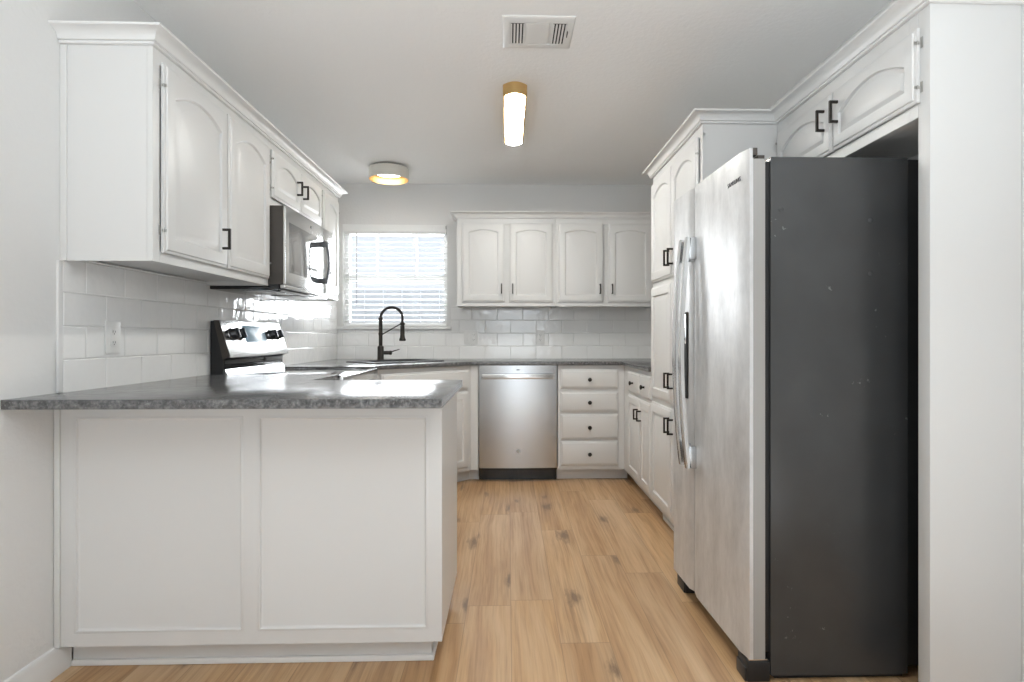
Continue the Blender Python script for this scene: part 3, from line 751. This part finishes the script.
# lettering on the fridge door
fc_ = bpy.data.curves.new('lettering', 'FONT'); fc_.body = 'SAMSUNG'; fc_.size = .0215; fc_.extrude = .0006; fc_.align_x = 'CENTER'; fc_.space_character = 1.08
to = bpy.data.objects.new('lettering_curve', fc_); C.objects.link(to); bpy.context.view_layer.update()
me = bpy.data.meshes.new_from_object(to.evaluated_get(bpy.context.evaluated_depsgraph_get())); bpy.data.objects.remove(to)
me.materials.clear(); me.materials.append(M['gun']); me.name = 'lettering'
lo = bpy.data.objects.new('lettering', me); C.objects.link(lo); lo.parent = d2
xl_ = FY1-1.915; slope = .033
lo.matrix_local = Matrix.Translation((xl_, dface(xl_)-.0008, 1.605)) @ Matrix.Rotation(math.atan(slope), 4, 'Z') @ Matrix.Rotation(PI/2, 4, 'X')
# feet / hinges
def hfoot(x0, x1):
    b_ = B(); b_.box(x0, x1, -.075, -.002, .0, .066, .006); b_.box(x0+.006, x1-.006, -.082, -.07, .0, .045, .004); b_.build('foot', M['black'], rf)
    B().box(x0+.012, x1-.004, -.070, -.010, .0665, .0715, .001).build('lower_hinge', M['chrome'], rf)
hfoot(.004, .115); hfoot(FWd-.08, FWd+.002)
for (u_, z_) in ((.0+.0, 1.503), (.29, 1.470), (.29, 1.30)):
    X_ = .868+u_-.835
    B().lathe([(.0085, 0), (.0085, .0012), (.007, .002), (.0, .002)], (FWd+.0002, X_, z_), (1, 0, 0), 20, cap1=False).build('plug', M['fridge_side'], rf)

# ------------------------------------------------------------------ window blind
BYc = YB+.030
bl = thing('window_blind', ((WX0+WX1)/2, BYc, WZ1), 0, 'white slatted window blind hanging in the kitchen window', 'blind')
bw2 = (WX1-WX0)/2-.006
tag_ = None
B().box(-bw2, bw2, -.028, .028, -.040, -.0005, .002).box(-bw2-.004, bw2+.004, -.046, -.031, -.030, .034, .003).build('head_rail', M['blind'], bl)
b = B(); zz = 1.965; ns = 17; pitch = (1.965-1.245)/16
for i in range(ns):
    z = 1.965-i*pitch-WZ1
    b.box(-bw2+.002, bw2-.002, -.025, .025, -.0013, .0013, mtx=Matrix.Translation((0, 0, z)) @ Matrix.Rotation(math.radians(12), 4, 'X'))
b.build('slats', M['blind'], bl, smooth=False)
B().box(-bw2+.002, bw2-.002, -.025, .025, 1.1955-WZ1, 1.216-WZ1, .004).build('bottom_rail', M['blind'], bl)
for xx in (-.375, -.115, .147, .395):
    B().tube([(xx, -.0265, -.04), (xx, -.0265, 1.21-WZ1)], .0011, 6).tube([(xx, .0265, -.04), (xx, .0265, 1.21-WZ1)], .0011, 6).build('ladder_cord', M['blind'], bl)
B().tube([(-.325, -.036, -.035), (-.325, -.036, 1.372-WZ1)], .004, 8).build('tilt_wand', mat('clear_grey_plastic', (.55, .55, .56), .2), bl)
B().box(bw2-.004, bw2+.003, -.056, -.0465, -.004, .024, .001).build('valance_clip', M['hinge'], bl)

# ------------------------------------------------------------------ outlets and switches
def plate(loc, rot, label, cat, name, wp, kind):
    o = thing(name, loc, rot, label, cat)
    B().box(-wp/2, wp/2, -.006, 0, -.0595, .0595, .0025).build('cover_plate', M['plate'], o)
    gangs = [0] if wp < .09 else [-.024, .024]
    for gx in gangs:
        k_ = kind if isinstance(kind, str) else kind[gangs.index(gx)]
        if k_ == 'outlet':
            r_ = B().box(gx-.0165, gx+.0165, -.0085, -.0055, -.034, .034, .001).build('receptacle', M['plate'], o)
            s_ = B()
            for zc in (-.0195, .0195):
                s_.box(gx-.0075, gx-.0055, -.0088, -.008, zc-.002, zc+.006); s_.box(gx+.0055, gx+.0075, -.0088, -.008, zc-.002, zc+.005)
                s_.box(gx-.0018, gx+.0018, -.0088, -.008, zc-.009, zc-.005)
            s_.build('slots', M['dark'], r_)
        else:
            B().box(gx-.0165, gx+.0165, -.0095, -.0055, -.034, .034, .002, mtx=Matrix.Rotation(math.radians(3), 4, 'X')).build('rocker', M['plate'], o)
    return o
plate((XL+.0092, 2.185, 1.096), RX, 'white single outlet plate on the tiles above the peninsula', 'outlet', 'wall_outlet', .080, 'outlet')
plate((-.320, YB-.0092, 1.098), 0, 'white double switch plate on the tiles near the window', 'switch', 'light_switch', .118, ('rocker', 'outlet'))
plate((.278, YB-.0092, 1.097), 0, 'white single outlet plate on the tiles above the dishwasher', 'outlet', 'wall_outlet', .074, 'outlet')

# ------------------------------------------------------------------ ceiling fittings
ll = thing('ceiling_light', (.036, 3.40, ZC), 0, 'long brass ceiling light with a glowing opal panel', 'ceiling light')
def pill(hx, y0, y1, bul, z, k=8):
    """plan outline with bowed short ends"""
    a = [Vector((hx-2*hx*i/k, y1+bul*(1-(2*i/k-1)**2), z)) for i in range(k+1)]
    c_ = [Vector((-hx+2*hx*i/k, y0-bul*(1-(2*i/k-1)**2), z)) for i in range(k+1)]
    return a+c_
y0_, y1_ = -.36, .385
B().loops([pill(.063, y0_, y1_, .042, -.0003), pill(.063, y0_, y1_, .042, -.058), pill(.060, y0_, y1_, .042, -.060), pill(.053, y0_+.004, y1_-.004, .038, -.059), pill(.053, y0_+.004, y1_-.004, .038, -.03)], True, True).build('housing', M['brass'], ll)
B().loops([pill(.0525, y0_+.005, y1_-.005, .037, -.032), pill(.0525, y0_+.005, y1_-.005, .037, -.058), pill(.047, y0_+.008, y1_-.008, .036, -.063), pill(.03, y0_+.02, y1_-.02, .03, -.0655)], True, True).build('diffuser', M['linear'], ll)
dl = thing('ceiling_light', (-.925, 4.53, ZC), 0, 'round cream drum ceiling light with a gold inside', 'ceiling light')
B().lathe([(.118, -.0003), (.118, -.014)], seg=48).build('canopy', M['brown'], dl)
B().lathe([(.115, -.0145), (.152, -.0145), (.152, -.100), (.150, -.1005), (.1492, -.100), (.149, -.045)], seg=56, cap0=True, cap1=False).build('shade', M['drum_shade'], dl)
B().lathe([(.1488, -.0995), (.1488, -.046), (.10, -.044)], seg=56, cap0=False, cap1=True).build('shade_lining', M['brass'], dl)
B().lathe([(.102, -.0445), (.102, -.052), (.096, -.056), (.05, -.058)], seg=48).build('diffuser', M['drum'], dl)
vt = thing('air_vent', (.1285, 2.512, ZC), 0, 'white rectangular air register in the ceiling', 'vent')
def rc2(hx, hy, z): return [Vector((sx*hx, sy*hy, z)) for sx, sy in ((-1, -1), (1, -1), (1, 1), (-1, 1))]
b = B(); b.loops([rc2(.152, .130, -.0003), rc2(.152, .130, -.004), rc2(.143, .121, -.010), rc2(.120, .088, -.0105), rc2(.119, .087, -.006), rc2(.06, .03, -.006)])
b.build('frame', M['plate'], vt)
B().box(-.052, .044, -.084, .084, -.011, -.0062, .002).build('damper_plate', M['plate'], vt)
for x0 in (-.116, .062):
    f_ = B().box(x0, x0+.056, -.085, .085, -.0068, -.0062).build('louver_bank', M['dark'], vt)
    s_ = B()
    for i in range(5): s_.box(x0-.003+i*.0138, x0-.003+i*.0138+.0078, -.085, .085, -.0125, -.0112, mtx=None)
    s_.build('blades', M['plate'], f_)
B().box(.124, .128, -.03, .012, -.018, -.0101, .001).build('damper_lever', M['gun'], vt)
